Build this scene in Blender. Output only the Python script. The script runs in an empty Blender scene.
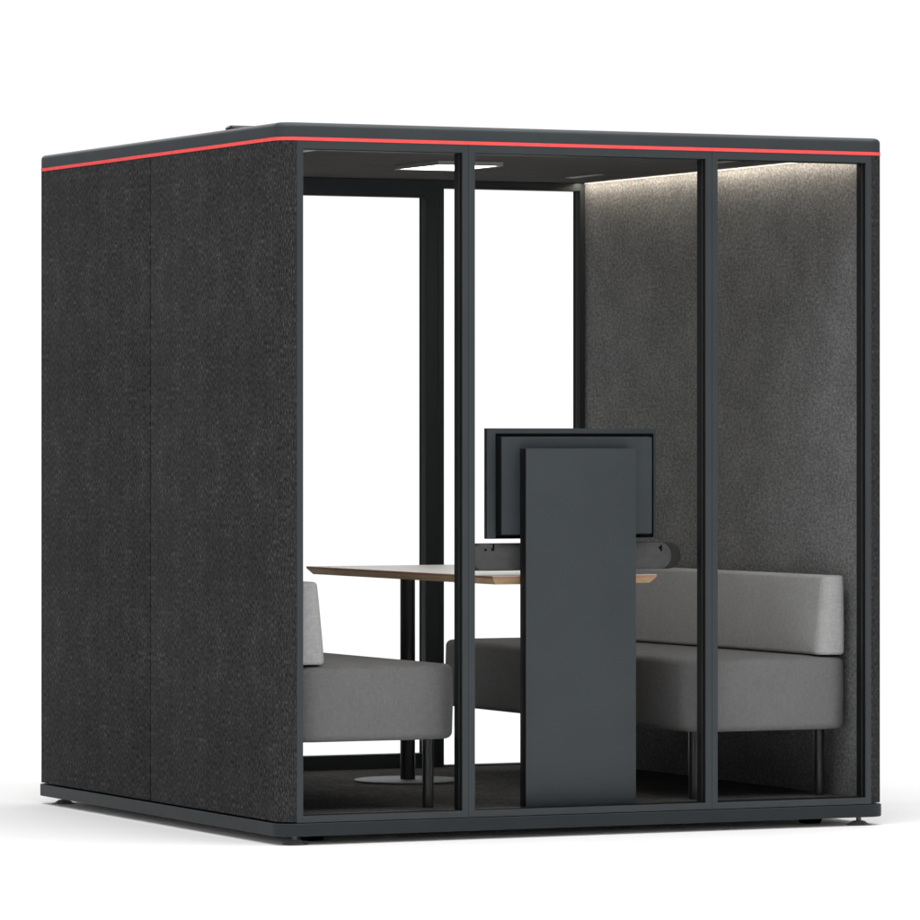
import bpy, bmesh, math
from mathutils import Vector

sc = bpy.context.scene
COL = sc.collection
PI = math.pi

# ------------------------------------------------------------------ measures (metres)
W, D = 2.170, 2.182            # pod footprint
CX = W / 2
R = 0.056                      # rounded vertical corners
Z_BASE0, Z_BASE1 = 0.0285, 0.0690
Z_FLOOR = 0.090
Z_FRAME0, Z_FRAME1 = 0.0715, 2.2081
Z_CEIL = 2.2095
FD = 0.060                     # frame depth

# ------------------------------------------------------------------ materials
def mat_new(name):
    m = bpy.data.materials.new(name)
    m.use_nodes = True
    nt = m.node_tree
    b = nt.nodes['Principled BSDF']
    return m, nt, b

def link(nt, a, b):
    nt.links.new(a, b)

def node(nt, kind, **kw):
    n = nt.nodes.new(kind)
    for k, v in kw.items():
        setattr(n, k, v)
    return n

def coords(nt, scale=(1, 1, 1), kind='Object'):
    tc = node(nt, 'ShaderNodeTexCoord')
    mp = node(nt, 'ShaderNodeMapping')
    mp.inputs['Scale'].default_value = scale
    link(nt, tc.outputs[kind], mp.inputs['Vector'])
    return mp.outputs['Vector']

def noise(nt, vec, scale, detail=2.0, rough=0.5):
    n = node(nt, 'ShaderNodeTexNoise')
    n.inputs['Scale'].default_value = scale
    n.inputs['Detail'].default_value = detail
    n.inputs['Roughness'].default_value = rough
    link(nt, vec, n.inputs['Vector'])
    return n.outputs['Fac']

def ramp(nt, fac, stops):
    r = node(nt, 'ShaderNodeValToRGB')
    el = r.color_ramp.elements
    while len(el) < len(stops):
        el.new(0.5)
    for e, (p, c) in zip(el, stops):
        e.position = p
        e.color = (c[0], c[1], c[2], 1) if not isinstance(c, float) else (c, c, c, 1)
    link(nt, fac, r.inputs['Fac'])
    return r.outputs['Color']

def mixc(nt, a, b, fac, blend='MIX'):
    m = node(nt, 'ShaderNodeMix', data_type='RGBA', blend_type=blend)
    m.inputs[0].default_value = fac if isinstance(fac, float) else 0.5
    if not isinstance(fac, float):
        link(nt, fac, m.inputs[0])
    for s, i in ((a, 6), (b, 7)):
        if isinstance(s, tuple):
            m.inputs[i].default_value = (*s, 1)
        else:
            link(nt, s, m.inputs[i])
    return m.outputs[2]

def math_n(nt, op, a, b=None, c=None):
    m = node(nt, 'ShaderNodeMath', operation=op)
    for i, s in enumerate((a, b, c)):
        if s is None:
            continue
        if isinstance(s, (int, float)):
            m.inputs[i].default_value = s
        else:
            link(nt, s, m.inputs[i])
    return m.outputs[0]

def bump(nt, b, h, strength, dist=0.001):
    n = node(nt, 'ShaderNodeBump')
    n.inputs['Strength'].default_value = strength
    n.inputs['Distance'].default_value = dist
    link(nt, h, n.inputs['Height'])
    link(nt, n.outputs['Normal'], b.inputs['Normal'])

def metal_paint(name, col, rough, spec=0.35, vary=0.06):
    m, nt, b = mat_new(name)
    v = coords(nt)
    n = noise(nt, v, 7.0, 3)
    c = ramp(nt, n, [(0.3, tuple(x * (1 - vary) for x in col)), (0.7, tuple(x * (1 + vary) for x in col))])
    link(nt, c, b.inputs['Base Color'])
    g = noise(nt, v, 900.0, 1)
    r = math_n(nt, 'MULTIPLY_ADD', g, 0.14, rough - 0.07)
    link(nt, r, b.inputs['Roughness'])
    b.inputs['Specular IOR Level'].default_value = spec
    bump(nt, b, g, 0.05, 0.0004)
    return m

def plain(name, col, rough=0.5, spec=0.4):
    m, nt, b = mat_new(name)
    v = coords(nt)
    n = noise(nt, v, 40.0, 2)
    c = ramp(nt, n, [(0.3, tuple(x * 0.93 for x in col)), (0.7, tuple(x * 1.07 for x in col))])
    link(nt, c, b.inputs['Base Color'])
    b.inputs['Roughness'].default_value = rough
    b.inputs['Specular IOR Level'].default_value = spec
    return m

def emitter(name, col, strength):
    m, nt, b = mat_new(name)
    b.inputs['Base Color'].default_value = (0.8, 0.8, 0.8, 1)
    b.inputs['Emission Color'].default_value = (*col, 1)
    b.inputs['Emission Strength'].default_value = strength
    return m

def outer_fabric():
    """dark woven upholstery: vertical flecks, cloth pattern-matched in mirrored repeats"""
    m, nt, b = mat_new('charcoal_woven_fabric')
    tc = node(nt, 'ShaderNodeTexCoord')
    sep = node(nt, 'ShaderNodeSeparateXYZ')
    link(nt, tc.outputs['Object'], sep.inputs[0])
    ax = math_n(nt, 'ABSOLUTE', math_n(nt, 'SUBTRACT', sep.outputs['X'], CX))
    ay = math_n(nt, 'ABSOLUTE', math_n(nt, 'SUBTRACT', sep.outputs['Y'], D / 2))
    along = math_n(nt, 'SUBTRACT', math_n(nt, 'MULTIPLY', ax, 1.9), ay)
    u = math_n(nt, 'PINGPONG', math_n(nt, 'ADD', along, 0.27), 0.40)
    w = math_n(nt, 'PINGPONG', math_n(nt, 'ADD', sep.outputs['Z'], 0.012), 0.30)
    def vec(a, z, sx, sz):
        c = node(nt, 'ShaderNodeCombineXYZ')
        link(nt, math_n(nt, 'MULTIPLY', a, sx), c.inputs['X'])
        link(nt, math_n(nt, 'MULTIPLY', z, sz), c.inputs['Z'])
        return c.outputs[0]
    fleck_m = noise(nt, vec(u, w, 150, 60), 1.0, 2, 0.65)
    fleck = noise(nt, vec(along, sep.outputs['Z'], 165, 72), 1.0, 2, 0.6)
    patch = noise(nt, vec(u, w, 11, 6), 1.0, 3, 0.6)
    f = math_n(nt, 'ADD', math_n(nt, 'MULTIPLY', fleck_m, 0.24), math_n(nt, 'MULTIPLY', fleck, 0.66))
    f = math_n(nt, 'ADD', f, math_n(nt, 'MULTIPLY', patch, 0.16))
    c = ramp(nt, f, [(0.38, (0.010, 0.010, 0.0105)), (0.52, (0.029, 0.029, 0.030)), (0.60, (0.052, 0.052, 0.053)), (0.70, (0.115, 0.115, 0.115))])
    link(nt, c, b.inputs['Base Color'])
    b.inputs['Roughness'].default_value = 0.95
    b.inputs['Specular IOR Level'].default_value = 0.1
    bump(nt, b, f, 0.35, 0.001)
    return m

def felt(name, dark, mid, light, stretch, fuzz=0.5):
    m, nt, b = mat_new(name)
    v = coords(nt, stretch)
    v0 = coords(nt)
    a = noise(nt, v, 120.0, 4, 0.7)
    g = noise(nt, v, 430.0, 2, 0.65)
    big = noise(nt, v0, 6.0, 4, 0.65)
    f = math_n(nt, 'ADD', math_n(nt, 'MULTIPLY', a, 0.45), math_n(nt, 'MULTIPLY', g, 0.38))
    f = math_n(nt, 'ADD', f, math_n(nt, 'MULTIPLY', big, 0.13))
    c = ramp(nt, f, [(0.38, dark), (0.5, mid), (0.63, light)])
    link(nt, c, b.inputs['Base Color'])
    b.inputs['Roughness'].default_value = 1.0
    b.inputs['Specular IOR Level'].default_value = 0.02
    b.inputs['Sheen Weight'].default_value = 0.0
    bump(nt, b, f, fuzz, 0.002)
    return m

def sofa_cloth(name, col):
    m, nt, b = mat_new(name)
    tc = node(nt, 'ShaderNodeTexCoord')
    sep = node(nt, 'ShaderNodeSeparateXYZ')
    link(nt, tc.outputs['Object'], sep.inputs[0])
    al = math_n(nt, 'ADD', sep.outputs['X'], sep.outputs['Y'])
    tw1 = math_n(nt, 'SINE', math_n(nt, 'MULTIPLY', math_n(nt, 'ADD', al, sep.outputs['Z']), 900.0))
    tw2 = math_n(nt, 'SINE', math_n(nt, 'MULTIPLY', math_n(nt, 'SUBTRACT', al, sep.outputs['Z']), 1500.0))
    v0 = coords(nt)
    warp = noise(nt, coords(nt, (230, 230, 45)), 1.0, 2, 0.6)
    weft = noise(nt, coords(nt, (45, 45, 230)), 1.0, 2, 0.6)
    soft = noise(nt, v0, 9.0, 2, 0.5)
    f = math_n(nt, 'ADD', math_n(nt, 'MULTIPLY', warp, 0.42), math_n(nt, 'MULTIPLY', weft, 0.42))
    f = math_n(nt, 'ADD', f, math_n(nt, 'MULTIPLY', soft, 0.16))
    f = math_n(nt, 'ADD', f, math_n(nt, 'MULTIPLY', tw1, 0.03))
    f = math_n(nt, 'ADD', f, math_n(nt, 'MULTIPLY', tw2, 0.012))
    c = ramp(nt, f, [(0.34, tuple(x * 0.85 for x in col)), (0.5, col), (0.66, tuple(x * 1.15 for x in col))])
    link(nt, c, b.inputs['Base Color'])
    b.inputs['Roughness'].default_value = 1.0
    b.inputs['Specular IOR Level'].default_value = 0.04
    b.inputs['Sheen Weight'].default_value = 0.0
    bump(nt, b, f, 0.25, 0.0012)
    return m

def wood(name, base, dark):
    m, nt, b = mat_new(name)
    tc = node(nt, 'ShaderNodeTexCoord')
    sep = node(nt, 'ShaderNodeSeparateXYZ')
    link(nt, tc.outputs['Object'], sep.inputs[0])
    sx = math_n(nt, 'FLOOR', math_n(nt, 'MULTIPLY', math_n(nt, 'SUBTRACT', sep.outputs['X'], 1.362 - CX), 1.35))
    sy = math_n(nt, 'FLOOR', math_n(nt, 'MULTIPLY', math_n(nt, 'SUBTRACT', sep.outputs['Y'], 1.42), 0.9))
    cb = node(nt, 'ShaderNodeCombineXYZ')
    link(nt, sx, cb.inputs['X']); link(nt, sy, cb.inputs['Y'])
    wn = node(nt, 'ShaderNodeTexWhiteNoise', noise_dimensions='3D')
    link(nt, cb.outputs[0], wn.inputs['Vector'])
    g = noise(nt, coords(nt, (6, 6, 330)), 1.0, 4, 0.7)
    g2 = noise(nt, coords(nt, (40, 40, 400)), 1.0, 3, 0.6)
    f = math_n(nt, 'ADD', math_n(nt, 'MULTIPLY', g, 0.65), math_n(nt, 'MULTIPLY', g2, 0.35))
    c = ramp(nt, f, [(0.36, dark), (0.56, base), (0.7, tuple(min(1, x * 1.2) for x in base))])
    k = math_n(nt, 'MULTIPLY_ADD', wn.outputs['Value'], 0.34, 0.80)
    cc = node(nt, 'ShaderNodeVectorMath', operation='SCALE')
    link(nt, c, cc.inputs[0]); link(nt, k, cc.inputs['Scale'])
    link(nt, cc.outputs[0], b.inputs['Base Color'])
    b.inputs['Roughness'].default_value = 0.6
    b.inputs['Specular IOR Level'].default_value = 0.15
    bump(nt, b, f, 0.15, 0.0006)
    return m

def glass_mat():
    m = bpy.data.materials.new('clear_glass')
    m.use_nodes = True
    nt = m.node_tree
    nt.nodes.clear()
    o = node(nt, 'ShaderNodeOutputMaterial')
    t = node(nt, 'ShaderNodeBsdfTransparent')
    t.inputs['Color'].default_value = (0.997, 0.9985, 0.998, 1)
    g = node(nt, 'ShaderNodeBsdfGlossy')
    g.inputs['Roughness'].default_value = 0.02
    fr = node(nt, 'ShaderNodeFresnel')
    fr.inputs['IOR'].default_value = 1.05
    f = math_n(nt, 'MULTIPLY', fr.outputs[0], 0.8)
    mx = node(nt, 'ShaderNodeMixShader')
    link(nt, f, mx.inputs[0]); link(nt, t.outputs[0], mx.inputs[1]); link(nt, g.outputs[0], mx.inputs[2])
    link(nt, mx.outputs[0], o.inputs['Surface'])
    return m

M = {
    'slate': metal_paint('slate_powder_coat', (0.040, 0.0475, 0.052), 0.45),
    'slate_dark': metal_paint('slate_powder_coat_base', (0.022, 0.0275, 0.031), 0.5, 0.25),
    'panel': metal_paint('slate_powder_coat_panel', (0.046, 0.0545, 0.059), 0.55),
    'black': plain('black_rubber', (0.006, 0.006, 0.0065), 0.8, 0.15),
    'black_metal': metal_paint('black_powder_coat', (0.012, 0.0127, 0.0135), 0.32, 0.5),
    'bead': metal_paint('black_glazing_bead', (0.0085, 0.009, 0.0095), 0.5, 0.25),
    'red': plain('coral_red_trim', (1.0, 0.105, 0.105), 0.5, 0.2),
    'fabric': outer_fabric(),
    'lining': felt('grey_felt_lining', (0.125, 0.125, 0.126), (0.245, 0.245, 0.246), (0.45, 0.45, 0.45), (0.60, 0.60, 0.80)),
    'ceiling': felt('dark_felt_ceiling', (0.056, 0.054, 0.051), (0.086, 0.083, 0.079), (0.125, 0.121, 0.116), (0.35, 3.0, 1.0), 0.2),
    'carpet': felt('charcoal_carpet', (0.028, 0.0267, 0.0255), (0.078, 0.075, 0.071), (0.19, 0.182, 0.172), (0.7, 0.7, 0.7), 0.6),
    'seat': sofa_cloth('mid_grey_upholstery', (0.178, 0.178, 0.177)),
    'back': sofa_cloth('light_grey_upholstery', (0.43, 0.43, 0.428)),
    'laminate': plain('pale_grey_laminate', (0.84, 0.81, 0.77), 0.42, 0.5),
    'oak': wood('oak_edge', (0.78, 0.55, 0.32), (0.56, 0.35, 0.18)),
    'ply': wood('pink_ply_lip', (0.56, 0.27, 0.19), (0.45, 0.20, 0.14)),
    'disc': metal_paint('grey_powder_coat_plate', (0.105, 0.118, 0.127), 0.55, 0.3),
    'foot': plain('dark_rubber_foot', (0.12, 0.125, 0.13), 0.4, 0.5),
    'steel': metal_paint('zinc_steel', (0.09, 0.10, 0.105), 0.35, 0.5),
    'bar': plain('charcoal_plastic', (0.095, 0.095, 0.095), 0.5, 0.3),
    'bar_shade': plain('charcoal_plastic_shaded', (0.046, 0.046, 0.046), 0.8, 0.1),  # darker copy of the bar plastic, shade put into the colour
    'screen': plain('black_screen', (0.006, 0.006, 0.007), 0.12, 0.5),
    'bounce_under': plain('pale_bounce_underside', (0.62, 0.62, 0.61), 0.6, 0.3),  # kept pale to bounce light onto the floor under the base
    'white_glow_line': plain('white_glow_line', (0.8, 0.8, 0.79), 0.5, 0.3),
    'alu': metal_paint('brushed_aluminium', (0.45, 0.44, 0.42), 0.35, 0.5),
    'diffuser': emitter('lamp_diffuser', (1.0, 0.985, 0.96), 3.4),
    'led': emitter('warm_led', (1.0, 0.87, 0.70), 20.0),
    'glass': glass_mat(),
    'vent': plain('grey_vent_plastic', (0.30, 0.295, 0.285), 0.5, 0.4),
    'slot': plain('black_slot', (0.003, 0.003, 0.003), 0.8, 0.1),
}

# ------------------------------------------------------------------ mesh helpers
def finish(name, bm, mats, parent=None, smooth=30, loc=(0, 0, 0)):
    bmesh.ops.recalc_face_normals(bm, faces=bm.faces[:])
    me = bpy.data.meshes.new(name)
    bm.to_mesh(me)
    bm.free()
    for m in (mats if isinstance(mats, (list, tuple)) else [mats]):
        me.materials.append(m)
    if smooth:
        me.shade_smooth()
        me.set_sharp_from_angle(angle=math.radians(smooth))
    o = bpy.data.objects.new(name, me)
    COL.objects.link(o)
    o.parent = parent
    o.location = loc
    return o

def rrect(x0, x1, y0, y1, r, n=8):
    """points of a rounded rectangle, counter-clockwise"""
    r = max(0.0, min(r, (x1 - x0) / 2 - 1e-5, (y1 - y0) / 2 - 1e-5))
    pts = []
    for cx, cy, a0 in ((x1 - r, y0 + r, -PI / 2), (x1 - r, y1 - r, 0), (x0 + r, y1 - r, PI / 2), (x0 + r, y0 + r, PI)):
        for i in range(n + 1):
            a = a0 + PI / 2 * i / n
            pts.append((cx + r * math.cos(a), cy + r * math.sin(a)))
    return pts

def loft(bm, loops, cap0=True, cap1=True, mi=0, mis=None):
    """loops: lists of equally many 3-D points"""
    vs = [[bm.verts.new(p) for p in lp] for lp in loops]
    for k in range(len(vs) - 1):
        a, b = vs[k], vs[k + 1]
        n = len(a)
        for i in range(n):
            f = bm.faces.new((a[i], a[(i + 1) % n], b[(i + 1) % n], b[i]))
            f.material_index = mis[k] if mis else mi
    if cap0:
        bm.faces.new(vs[0][::-1]).material_index = mi
    if cap1:
        bm.faces.new(vs[-1]).material_index = mi
    return vs

def rprism(bm, x0, x1, y0, y1, r, prof, n=8, mi=0, mis=None):
    """prof: (z, inset) pairs from bottom to top"""
    loops = []
    for z, i in prof:
        loops.append([(x, y, z) for x, y in rrect(x0 + i, x1 - i, y0 + i, y1 - i, max(r - i, 0.0005) if r > 0 else 0.0005, n)])
    loft(bm, loops, mi=mi, mis=mis)

def fillet(z0, z1, f, n=5):
    p = []
    for i in range(n + 1):
        a = PI / 2 * i / n
        p.append((z0 + f - f * math.sin(PI / 2 - a) if False else z0 + f * (1 - math.sin(a)), 0))
    lo = [(z0 + f * (1 - math.sin(PI / 2 * i / n)), f * (1 - math.cos(PI / 2 * i / n))) for i in range(n, -1, -1)]
    hi = [(z1 - f * (1 - math.sin(PI / 2 * i / n)), f * (1 - math.cos(PI / 2 * i / n))) for i in range(0, n + 1)]
    return lo, hi

def box(bm, x0, x1, y0, y1, z0, z1, bev=0.0, seg=2, mi=0):
    g = bmesh.ops.create_cube(bm, size=1.0)
    vs = g['verts']
    for v in vs:
        v.co = Vector(((x0 + x1) / 2 + v.co.x * (x1 - x0), (y0 + y1) / 2 + v.co.y * (y1 - y0), (z0 + z1) / 2 + v.co.z * (z1 - z0)))
    fs = set(f for v in vs for f in v.link_faces)
    for f in fs:
        f.material_index = mi
    if bev > 0:
        es = list(set(e for v in vs for e in v.link_edges))
        bmesh.ops.bevel(bm, geom=es, offset=bev, segments=seg, profile=0.5, affect='EDGES')

def ring(bm, x0, x1, z0, z1, y0, y1, l, r, b, t, bev=0.0012):
    """a picture-frame ring standing in the XZ plane, member widths l r b t"""
    o = [(x0, z0), (x1, z0), (x1, z1), (x0, z1)]
    i = [(x0 + l, z0 + b), (x1 - r, z0 + b), (x1 - r, z1 - t), (x0 + l, z1 - t)]
    fo = [bm.verts.new((x, y0, z)) for x, z in o]
    fi = [bm.verts.new((x, y0, z)) for x, z in i]
    bo = [bm.verts.new((x, y1, z)) for x, z in o]
    bi = [bm.verts.new((x, y1, z)) for x, z in i]
    for k in range(4):
        j = (k + 1) % 4
        bm.faces.new((fo[k], fo[j], fi[j], fi[k]))
        bm.faces.new((bo[j], bo[k], bi[k], bi[j]))
        bm.faces.new((fi[k], fi[j], bi[j], bi[k]))
        bm.faces.new((fo[j], fo[k], bo[k], bo[j]))
    if bev:
        es = [e for e in bm.edges if not all(abs(v.co.y - y0) < 1e-6 for v in e.verts) or True]
        es = [e for e in bm.edges if e.calc_face_angle(0) > 0.5]
        bmesh.ops.bevel(bm, geom=es, offset=bev, segments=2, profile=0.5, affect='EDGES')

def lathe(bm, cx, cy, prof, n=40, mi=0):
    """prof: (radius, z) bottom to top"""
    loops = [[(cx + r * math.cos(2 * PI * i / n), cy + r * math.sin(2 * PI * i / n), z) for i in range(n)] for r, z in prof]
    loft(bm, loops, mi=mi)

def thing(name, label, cat, loc=(0, 0, 0), group=None):
    o = bpy.data.objects.new(name, None)
    COL.objects.link(o)
    o.location = loc
    o.empty_display_size = 0.1
    o['label'] = label
    o['category'] = cat
    if group:
        o['group'] = group
    return o

def copy_tree(o, parent=None):
    c = o.copy()
    COL.objects.link(c)
    c.parent = parent
    for ch in list(o.children):
        copy_tree(ch, c)
    return c

# ------------------------------------------------------------------ setting: white studio floor
bm = bmesh.new()
vs = [bm.verts.new((CX + x, D / 2 + y, 0)) for x, y in ((-12, -14), (12, -14), (12, 5), (-12, 5))]
bm.faces.new(vs)
m, nt, b = mat_new('white_studio_floor')
c = ramp(nt, noise(nt, coords(nt), 3.0, 3), [(0.3, (0.885, 0.885, 0.885)), (0.7, (0.905, 0.905, 0.905))])
link(nt, c, b.inputs['Base Color'])
b.inputs['Roughness'].default_value = 0.9
b.inputs['Specular IOR Level'].default_value = 0.05
fl = finish('floor', bm, m, smooth=0)
fl['kind'] = 'structure'

# ------------------------------------------------------------------ the pod
pod = thing('meeting_pod', 'large meeting booth with charcoal fabric walls, glass fronts and a red stripe round its roof', 'meeting pod', (CX, D / 2, 0))
OFF = (-CX, -D / 2, 0)          # parts are modelled in scene metres, their parent stands at the pod's centre

def part(name, bm, mats, parent=None, smooth=30):
    p = parent or pod
    return finish(name, bm, mats, p, smooth, OFF if p is pod else (0, 0, 0))

# base plinth with rounded corners
e = 0.004
bm = bmesh.new()
rprism(bm, -e, W + e, -e, D + e, R + e, [(Z_BASE0, 0.002), (Z_BASE0 + 0.002, 0), (Z_BASE1 - 0.0015, 0), (Z_BASE1, 0.0015)], n=12)
for f in bm.faces:
    if all(v.co.z < Z_BASE0 + 1e-5 for v in f.verts):
        f.material_index = 1  # pale underside, added to brighten the floor in the gap
part('base', bm, [M['slate_dark'], M['bounce_under']])

# carpet laid on the base
bm = bmesh.new()
box(bm, 0.058, W - 0.058, FD + 0.002, D - FD - 0.002, 0.071, Z_FLOOR)
part('carpet', bm, M['carpet'])

# roof cap
bm = bmesh.new()
bv = [(2.2655 - 0.016 * (1 - math.sin(PI / 2 * i / 6)), 0.016 * (1 - math.cos(PI / 2 * i / 6))) for i in range(7)]
rprism(bm, 0, W, 0, D, R, [(2.2195, 0)] + bv, n=12)
cap = part('roof_cap', bm, M['slate'])
bm = bmesh.new()
inn = rrect(0.025, W - 0.025, 0.025, D - 0.025, R - 0.025, 12)
out = rrect(-0.0012, W + 0.0012, -0.0012, D + 0.0012, R + 0.0012, 12)
lps = [[(x, y, z) for x, y in pts] for pts, z in ((inn, 2.2085), (inn, 2.2192), (out, 2.2192), (out, 2.2083), (inn, 2.2085))]
loft(bm, lps, False, False)
bmesh.ops.remove_doubles(bm, verts=bm.verts[:], dist=1e-5)
part('trim_stripe', bm, M['red'])
# ventilation hood on the roof
bm = bmesh.new()
rprism(bm, 0.488, W - 0.488, 1.59, 1.65, 0.02, [(2.2658, 0), (2.346, 0), (2.3535, 0.008)], n=4)
part('ventilation_hood', bm, M['black_metal'])

# side walls: two upholstered panels with a butt seam, rounded corner panels, felt lining inside
YS = 1.104
def side(mirror):
    fx = (lambda x: W - x) if mirror else (lambda x: x)
    def bx(name, x0, x1, y0, y1, z0, z1, mat, bev=0.0):
        bm = bmesh.new()
        a, c = sorted((fx(x0), fx(x1)))
        box(bm, a, c, y0, y1, z0, z1, bev)
        return part(name, bm, mat)
    for y0, y1 in ((R + 0.0042, YS - 0.0042), (YS + 0.0042, D - R - 0.0042)):
        bx('wall_panel', 0.0, 0.026, y0, y1, 0.0745, 2.2083, M['fabric'], 0.0022)
    bx('wall_core', 0.027, 0.048, R - 0.02, D - R + 0.02, 0.0712, 2.207, M['black'])
    bx('wall_lining', 0.049, 0.060, FD + 0.002, D - FD - 0.002, 0.0715, 2.2180, M['lining'])
    for far in (False, True):
        fy = (lambda y: D - y) if far else (lambda y: y)
        bm = bmesh.new()
        n = 14
        sec = [(R + R * math.cos(PI + PI / 2 * i / n), R + R * math.sin(PI + PI / 2 * i / n)) for i in range(n + 1)]
        sec += [(R - 0.0012, 0.022), (0.0262, 0.022), (0.0262, R)]
        zz = [(0.0745, 0.0), (2.208, 0.0)]
        loops = [[(fx(x), fy(y), z) for x, y in sec] for z, _ in zz]
        loft(bm, loops)
        part('corner_panel', bm, M['fabric'], smooth=40)
        # dark core behind the corner panel, seen in the joints
        bm = bmesh.new()
        a, c = sorted((fx(0.028), fx(R - 0.0005)))
        y0, y1 = sorted((fy(0.0262), fy(FD - 0.001)))
        box(bm, a, c, y0, y1, 0.0712, 2.2188)
        part('corner_post', bm, M['black'])
side(False)
side(True)

# glazed fronts
def glazed(name, x0, x1, z0, z1, far, l, r, b_, t, label=None, extra=None):
    ya, yb = (D - FD, D) if far else (0.0, FD)
    bm = bmesh.new()
    ring(bm, x0 + 0.0005, x1 - 0.0005, z0, z1, ya, yb, l, r, b_, t)
    fr = part(name, bm, M['slate'])
    if label:
        fr['label'] = label
    # recessed rubber gasket and inner glazing bead line the reveal
    def q(y):
        return D - y if far else y
    for nm, a, c, thick, mt in (('gasket', 0.003, 0.0205, 0.0012, M['black']), ('glazing_bead', 0.0295, 0.0588, 0.0016, M['bead'])):
        bm = bmesh.new()
        y0, y1 = sorted((q(a), q(c)))
        ring(bm, x0 + l - 0.0008, x1 - r + 0.0008, z0 + b_ - 0.0008, z1 - t + 0.0008, y0, y1, thick + 0.0008, thick + 0.0008, thick + 0.0008, thick + 0.0008, bev=0)
        part(nm, bm, mt, fr, smooth=0)
    bm = bmesh.new()
    y0, y1 = sorted((q(0.0215), q(0.0275)))
    box(bm, x0 + l - 0.0006, x1 - r + 0.0006, y0, y1, z0 + b_ - 0.0006, z1 - t + 0.0006)
    part('glass_pane', bm, M['glass'], fr, smooth=0)
    return fr

T, B_ = 0.0255, 0.0215
XS = (R, 0.6485, W - 0.6485, W - R)
glazed('window_frame', XS[0], XS[1], Z_FRAME0, Z_FRAME1, False, 0.021, 0.0205, B_, T)
glazed('window_frame', XS[1], XS[2], Z_FRAME0, Z_FRAME1, False, 0.0225, 0.0225, B_, T)
glazed('window_frame', XS[2], XS[3], Z_FRAME0, Z_FRAME1, False, 0.0205, 0.021, B_, T)
glazed('window_frame', XS[0], XS[1], Z_FRAME0, Z_FRAME1, True, 0.021, 0.0205, B_, T)
glazed('glass_door', XS[1], XS[2], Z_FRAME0, Z_FRAME1, True, 0.049, 0.049, 0.0675, 0.0605)
glazed('window_frame', XS[2], XS[3], Z_FRAME0, Z_FRAME1, True, 0.0205, 0.021, B_, T)

# ceiling board with four air slots and two warm light strips at its sides
bm = bmesh.new()
box(bm, 0.096, W - 0.096, FD + 0.0012, D - FD - 0.0012, Z_CEIL, 2.2185)
ceil = part('ceiling', bm, M['ceiling'])
for y0 in (0.0265, D - FD):
    bm = bmesh.new()
    box(bm, R + 0.0003, W - R - 0.0003, y0, y0 + FD - 0.0265, 2.2083, 2.2189)
    part('head_rail', bm, M['black'])
for x in (0.315, W - 0.315):
    for y in (0.58, D - 0.58):
        bm = bmesh.new()
        box(bm, x - 0.017, x + 0.017, y - 0.125, y + 0.125, Z_CEIL - 0.003, Z_CEIL - 0.0002, 0.001)
        part('air_vent', bm, M['vent'], ceil)
for sgn, xa in ((1, 0.0615), (-1, W - 0.0615)):
    bm = bmesh.new()
    a, c = sorted((xa + sgn * 0.012, xa + sgn * 0.034))
    box(bm, a, c, FD + 0.004, D - FD - 0.004, 2.2135, 2.2185)
    st = part('light_strip', bm, M['alu'], smooth=0)
    bm = bmesh.new()
    xl, xr = sorted((xa - sgn * 0.0012, xa + sgn * 0.0010))
    box(bm, xl, xr, FD + 0.004, D - FD - 0.004, 2.2070, 2.2100)
    part('glow_line_lip', bm, M['white_glow_line'], st, smooth=0)  # added white lip, catches the LED to show as a thin bright line
    bm = bmesh.new()
    box(bm, a + 0.001, c - 0.002, FD + 0.006, D - FD - 0.006, 2.2128, 2.2133)
    part('diffuser', bm, M['led'], st, smooth=0)

# levelling feet and skid blocks
for x in (0.073, W - 0.073):
    for y in (0.055, D - 0.075):
        bm = bmesh.new()
        lathe(bm, x, y, [(0.041, 0.0), (0.042, 0.0018), (0.040, 0.0028), (0.033, 0.0042), (0.026, 0.0085), (0.020, 0.0128), (0.014, 0.0140), (0.009, 0.0140)], n=36)
        ft = part('levelling_foot', bm, M['foot'], smooth=35)
        bm = bmesh.new()
        lathe(bm, x, y, [(0.0085, 0.0137), (0.0085, 0.0288)], n=18)
        part('stem', bm, M['steel'], ft)
for x in (0.187, W - 0.185):
    for y in (0.185, D - 0.20):
        bm = bmesh.new()
        loops = []
        for z, h in ((0.0005, 0.024), (0.004, 0.027), (0.021, 0.036), (0.0283, 0.036)):
            loops.append([(px, py, z) for px, py in rrect(x - h, x + h, y - 0.03, y + 0.03, 0.006, 3)])
        loft(bm, loops)
        part('skid_block', bm, M['black'])

# ------------------------------------------------------------------ ceiling lamp
lamp = thing('ceiling_light', 'flat rectangular panel lamp glowing white in the middle of the dark felt ceiling', 'ceiling light', (CX, 1.095, 2.1966))
bm = bmesh.new()
ring(bm, -0.121, 0.121, -0.180, 0.180, 0, 0.0132, 0.010, 0.010, 0.010, 0.010, bev=0)
for v in bm.verts:
    x, y, z = v.co
    v.co = (x, z, -0.0005 + y)
finish('frame', bm, M['vent'], lamp, 30)
bm = bmesh.new()
box(bm, -0.1108, 0.1108, -0.1698, 0.1698, 0.0004, 0.010)
finish('diffuser', bm, M['diffuser'], lamp, 0)

# ------------------------------------------------------------------ media panel, monitor, soundbar
Y_P = 0.066
panel = thing('media_panel', 'tall slate grey upright panel standing behind the middle front window, carrying the screen', 'panel', (CX - 0.004, Y_P, Z_FLOOR))
bm = bmesh.new()
box(bm, -0.1975, 0.1975, 0, 0.0025, 0.0005, 1.2425 - Z_FLOOR, 0.0006)
finish('face_sheet', bm, M['panel'], panel, 30)
bm = bmesh.new()
box(bm, -0.1972, 0.1972, 0.0027, 0.045, 0.0005, 1.2423 - Z_FLOOR, 0.0010)
finish('core', bm, M['bead'], panel, 30)

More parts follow.
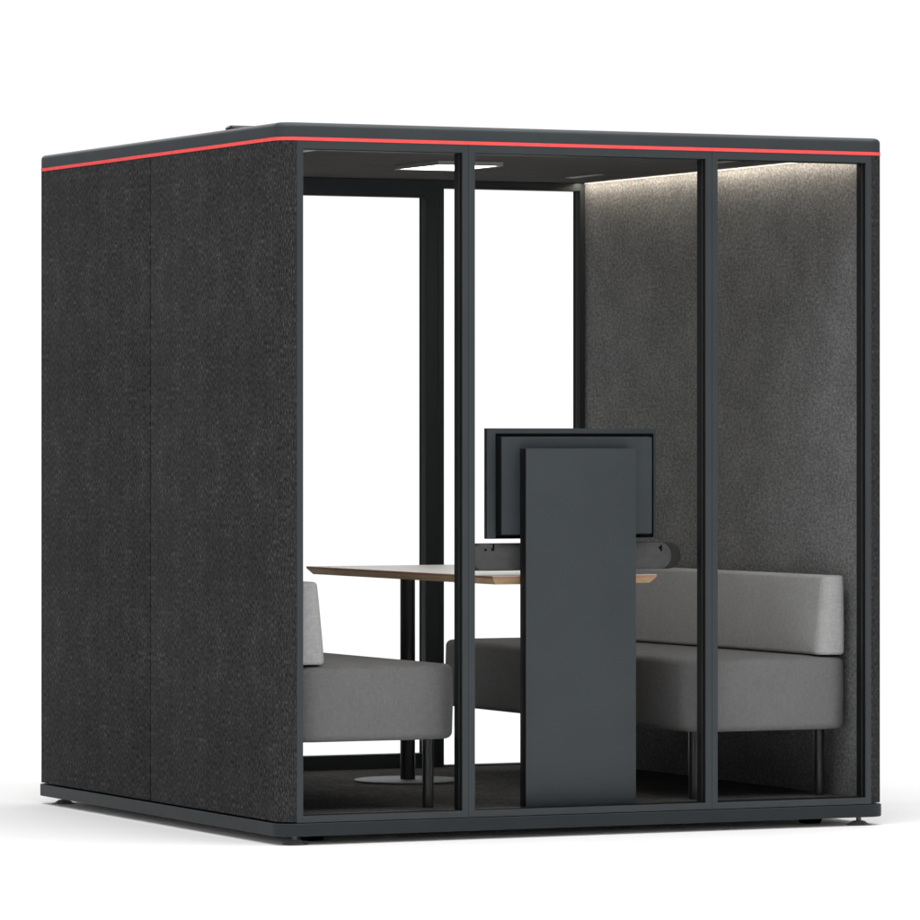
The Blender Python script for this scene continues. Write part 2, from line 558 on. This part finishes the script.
tv = thing('monitor', 'slate grey flat screen seen from behind, mounted at the top of the upright panel', 'monitor', (CX + 0.007, 0.155, 1.13))
bm = bmesh.new()
box(bm, -0.3055, 0.3055, 0.0, 0.0022, -0.178, 0.178, 0.0006)
finish('rear_cover', bm, M['panel'], tv, 30)
bm = bmesh.new()
box(bm, -0.3053, 0.3053, 0.0024, 0.022, -0.1778, 0.1778, 0.001)
finish('casing', bm, M['black_metal'], tv, 30)
bm = bmesh.new()   # raised back housing, its sides stepping in slightly
loops = []
for y, i in ((-0.0003, 0.0), (-0.036, 0.002), (-0.0385, 0.0045)):
    loops.append([(x, y, z) for x, z in rrect(-0.2735 + i, 0.2735 - i, -0.1665 + i, 0.152 - i, 0.005, 4)])
loft(bm, loops, mi=1, mis=[0, 1])
bm.faces.ensure_lookup_table()
finish('back_housing', bm, [M['bead'], M['panel']], tv, 30)
bm = bmesh.new()   # dark shadow joint round the housing
box(bm, -0.2745, 0.2955, -0.0012, -0.0002, -0.1772, 0.1615)
finish('joint', bm, M['slot'], tv, 0)
bm = bmesh.new()
box(bm, -0.298, 0.298, 0.0222, 0.0235, -0.170, 0.170)
finish('screen', bm, M['screen'], tv, 0)

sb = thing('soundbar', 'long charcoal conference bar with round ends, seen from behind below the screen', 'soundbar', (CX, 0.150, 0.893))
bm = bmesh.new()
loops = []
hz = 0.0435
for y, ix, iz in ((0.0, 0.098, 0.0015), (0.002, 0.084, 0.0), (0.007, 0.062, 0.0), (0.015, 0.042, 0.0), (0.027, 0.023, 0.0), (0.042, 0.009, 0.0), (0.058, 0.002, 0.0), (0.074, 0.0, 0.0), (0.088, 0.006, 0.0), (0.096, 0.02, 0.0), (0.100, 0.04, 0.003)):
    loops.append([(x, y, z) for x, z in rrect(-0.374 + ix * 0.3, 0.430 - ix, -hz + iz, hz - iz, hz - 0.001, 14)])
loft(bm, loops, mis=[0, 0] + [1] * 8)  # curved bands take the darker colour, painting the shading of the round end
finish('body', bm, [M['bar'], M['bar_shade']], sb, 50)
bm = bmesh.new()
box(bm, -0.300, 0.325, -0.0012, -0.0001, -0.002, 0.034, 0.0005)
finish('back_plate', bm, M['bar'], sb, 30)
for pts in ([(-0.306, 0.024, 0.0035, 0.0035)], [(-0.281, 0.0255, 0.0045, 0.005), (-0.2775, 0.035, 0.0028, 0.008)], [(0.3275, 0.025, 0.003, 0.010), (0.3225, 0.026, 0.003, 0.004)]):
    bm = bmesh.new()
    for x, z, hw, hh in pts:
        box(bm, x - hw, x + hw, -0.0022 - 0.0003 * hw / 0.003, -0.0006, z - hh, z + hh)
    finish('mounting_slot', bm, M['slot'], sb, 0)
bm = bmesh.new()   # bracket hidden behind the panel
box(bm, -0.06, 0.06, -0.0385, -0.0014, -0.02, 0.09)
finish('bracket', bm, M['black_metal'], sb, 0)

# ------------------------------------------------------------------ table
TZ = 0.8325
tb = thing('table', 'long table with pale grey top and oak edge on a round black pedestal', 'table', (CX, 0, 0))
hx, ty0, ty1 = 0.2965, 0.116, 1.630
bm = bmesh.new()
rprism(bm, -hx, hx, ty0, ty1, 0.0, [(TZ - 0.0268, 0.0185), (TZ - 0.0085, 0.0025), (TZ - 0.0075, 0.0012), (TZ - 0.0012, 0.0)], n=1, mi=0, mis=[0, 0, 1])
finish('edge_band', bm, [M['oak'], M['ply']], tb, 20)
bm = bmesh.new()
box(bm, -hx + 0.0015, hx - 0.0015, ty0 + 0.0015, ty1 - 0.0015, TZ - 0.0011, TZ + 0.0004)
finish('tabletop', bm, M['laminate'], tb, 0)
bm = bmesh.new()
lathe(bm, 0.0, 1.43, [(0.026, Z_FLOOR + 0.0083), (0.026, TZ - 0.0270)], n=48)
finish('pedestal', bm, M['black_metal'], tb, 40)
bm = bmesh.new()
lathe(bm, 0.0, 1.43, [(0.183, Z_FLOOR + 0.0002), (0.186, Z_FLOOR + 0.003), (0.185, Z_FLOOR + 0.0068), (0.182, Z_FLOOR + 0.008)], n=72)
finish('base_plate', bm, M['disc'], tb, 40)

# ------------------------------------------------------------------ sofas
def make_sofa():
    """bench along Y, wall side at -X; origin on the carpet at the middle of the seat"""
    root = thing('sofa', 'grey upholstered bench at the left, partly hidden by the corner of the booth', 'sofa', (0.37, D / 2, Z_FLOOR), 'benches facing each other across the table')
    sx, sy = 0.300, 1.000
    z0, z1 = 0.315 - Z_FLOOR, 0.553 - Z_FLOOR
    bm = bmesh.new()
    lo, hi = fillet(z0, z1, 0.022, 6)
    prof = lo + [(z0 + 0.08, -0.0015), ((z0 + z1) / 2, -0.0025), (z1 - 0.08, -0.0015)] + hi
    prof = prof[:-1] + [(z1, 0.022), (z1 + 0.0025, 0.05), (z1 + 0.004, 0.10)]
    rprism(bm, -sx, sx, -sy, sy, 0.10, prof, n=12)
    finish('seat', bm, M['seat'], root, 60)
    bm = bmesh.new()
    zb0, zb1 = 0.5605 - Z_FLOOR, 0.822 - Z_FLOOR
    f = 0.012
    loops = []
    def lp(z, ins):
        t = (z - zb0) / (zb1 - zb0)
        x1 = -sx + 0.134 - 0.026 * t
        x0 = -sx + 0.020 + 0.003 * t
        loops.append([(x, y, z) for x, y in rrect(x0 + ins, x1 - ins, -sy + 0.006 + ins, sy - 0.006 - ins, 0.036 - ins, 8)])
    for i in range(5, -1, -1):
        a = PI / 2 * i / 5
        lp(zb0 + f * (1 - math.sin(a)), f * (1 - math.cos(a)))
    for t in (0.25, 0.5, 0.75):
        lp(zb0 + (zb1 - zb0) * t, -0.001)
    for i in range(0, 6):
        a = PI / 2 * i / 5
        lp(zb1 - f * (1 - math.sin(a)), f * (1 - math.cos(a)))
    loft(bm, loops)
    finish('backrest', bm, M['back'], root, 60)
    for x in (-sx + 0.066, sx - 0.066):
        for y in (-sy + 0.12, sy - 0.12):
            bm = bmesh.new()
            lathe(bm, x, y, [(0.0165, 0.0003), (0.018, 0.001), (0.018, z0 + 0.001)], n=28)
            finish('leg', bm, M['black_metal'], root, 40)
    return root

s1 = make_sofa()
s2 = copy_tree(s1)
s2.location = (W - 0.37, D / 2, Z_FLOOR)
s2.rotation_euler = (0, 0, PI)
s2['label'] = 'grey upholstered bench along the lit felt wall, long backrest fully in view'

# ------------------------------------------------------------------ studio light
AMB = 0.22
LAMPS = [('overhead_softbox', (0.0, -2.5, 8.0), (0.0, -2.5, 0), 14.0, 11.0, 1450),
         ('floor_fill_softbox', (4.0, 8.0, 5.5), (4.0, 8.0, 0), 14.0, 4.0, 420)]  # second lamp is an unseen fill, added to whiten the floor behind the pod
wd = bpy.data.worlds.new('World')
sc.world = wd
wd.use_nodes = True
nt = wd.node_tree
bg = nt.nodes['Background']
tc = node(nt, 'ShaderNodeTexCoord')
sep = node(nt, 'ShaderNodeSeparateXYZ')
link(nt, tc.outputs['Generated'], sep.inputs[0])
# a bright white backdrop behind the pod, a dimmer studio everywhere else
dot = node(nt, 'ShaderNodeVectorMath', operation='DOT_PRODUCT')
link(nt, tc.outputs['Generated'], dot.inputs[0])
dot.inputs[1].default_value = (math.sin(0.435626), math.cos(0.435626), 0.0)
bg.inputs['Color'].default_value = (1, 1, 1, 1)
mr = node(nt, 'ShaderNodeMapRange', interpolation_type='SMOOTHSTEP')
link(nt, dot.outputs['Value'], mr.inputs['Value'])
mr.inputs['From Min'].default_value = 0.80
mr.inputs['From Max'].default_value = 0.94
mr.inputs['To Min'].default_value = AMB
mr.inputs['To Max'].default_value = 1.06
link(nt, mr.outputs[0], bg.inputs['Strength'])

def area(name, loc, target, sx, sy, power, col=(1, 1, 1)):
    l = bpy.data.lights.new(name, 'AREA')
    l.shape = 'RECTANGLE'
    l.size = sx
    l.size_y = sy
    l.energy = power
    l.color = col
    o = bpy.data.objects.new(name, l)
    COL.objects.link(o)
    o.location = loc
    d = Vector(target) - Vector(loc)
    o.rotation_euler = d.to_track_quat('-Z', 'Y').to_euler()
    return o

for a in LAMPS:
    area(*a)

# ------------------------------------------------------------------ camera
cd = bpy.data.cameras.new('camera')
cam = bpy.data.objects.new('camera', cd)
COL.objects.link(cam)
cam.location = (-6.418, -15.119, 1.264)
cam.rotation_euler = (PI / 2, 0, -0.435626)
cd.sensor_width = 36
cd.lens = 5252.93 / 920 * 36
cd.shift_y = (441.946 - 460) / 920
cd.clip_end = 300
sc.camera = cam

sc.view_settings.view_transform = 'Standard'
sc.view_settings.look = 'None'
sc.view_settings.exposure = 0
sc.view_settings.gamma = 1
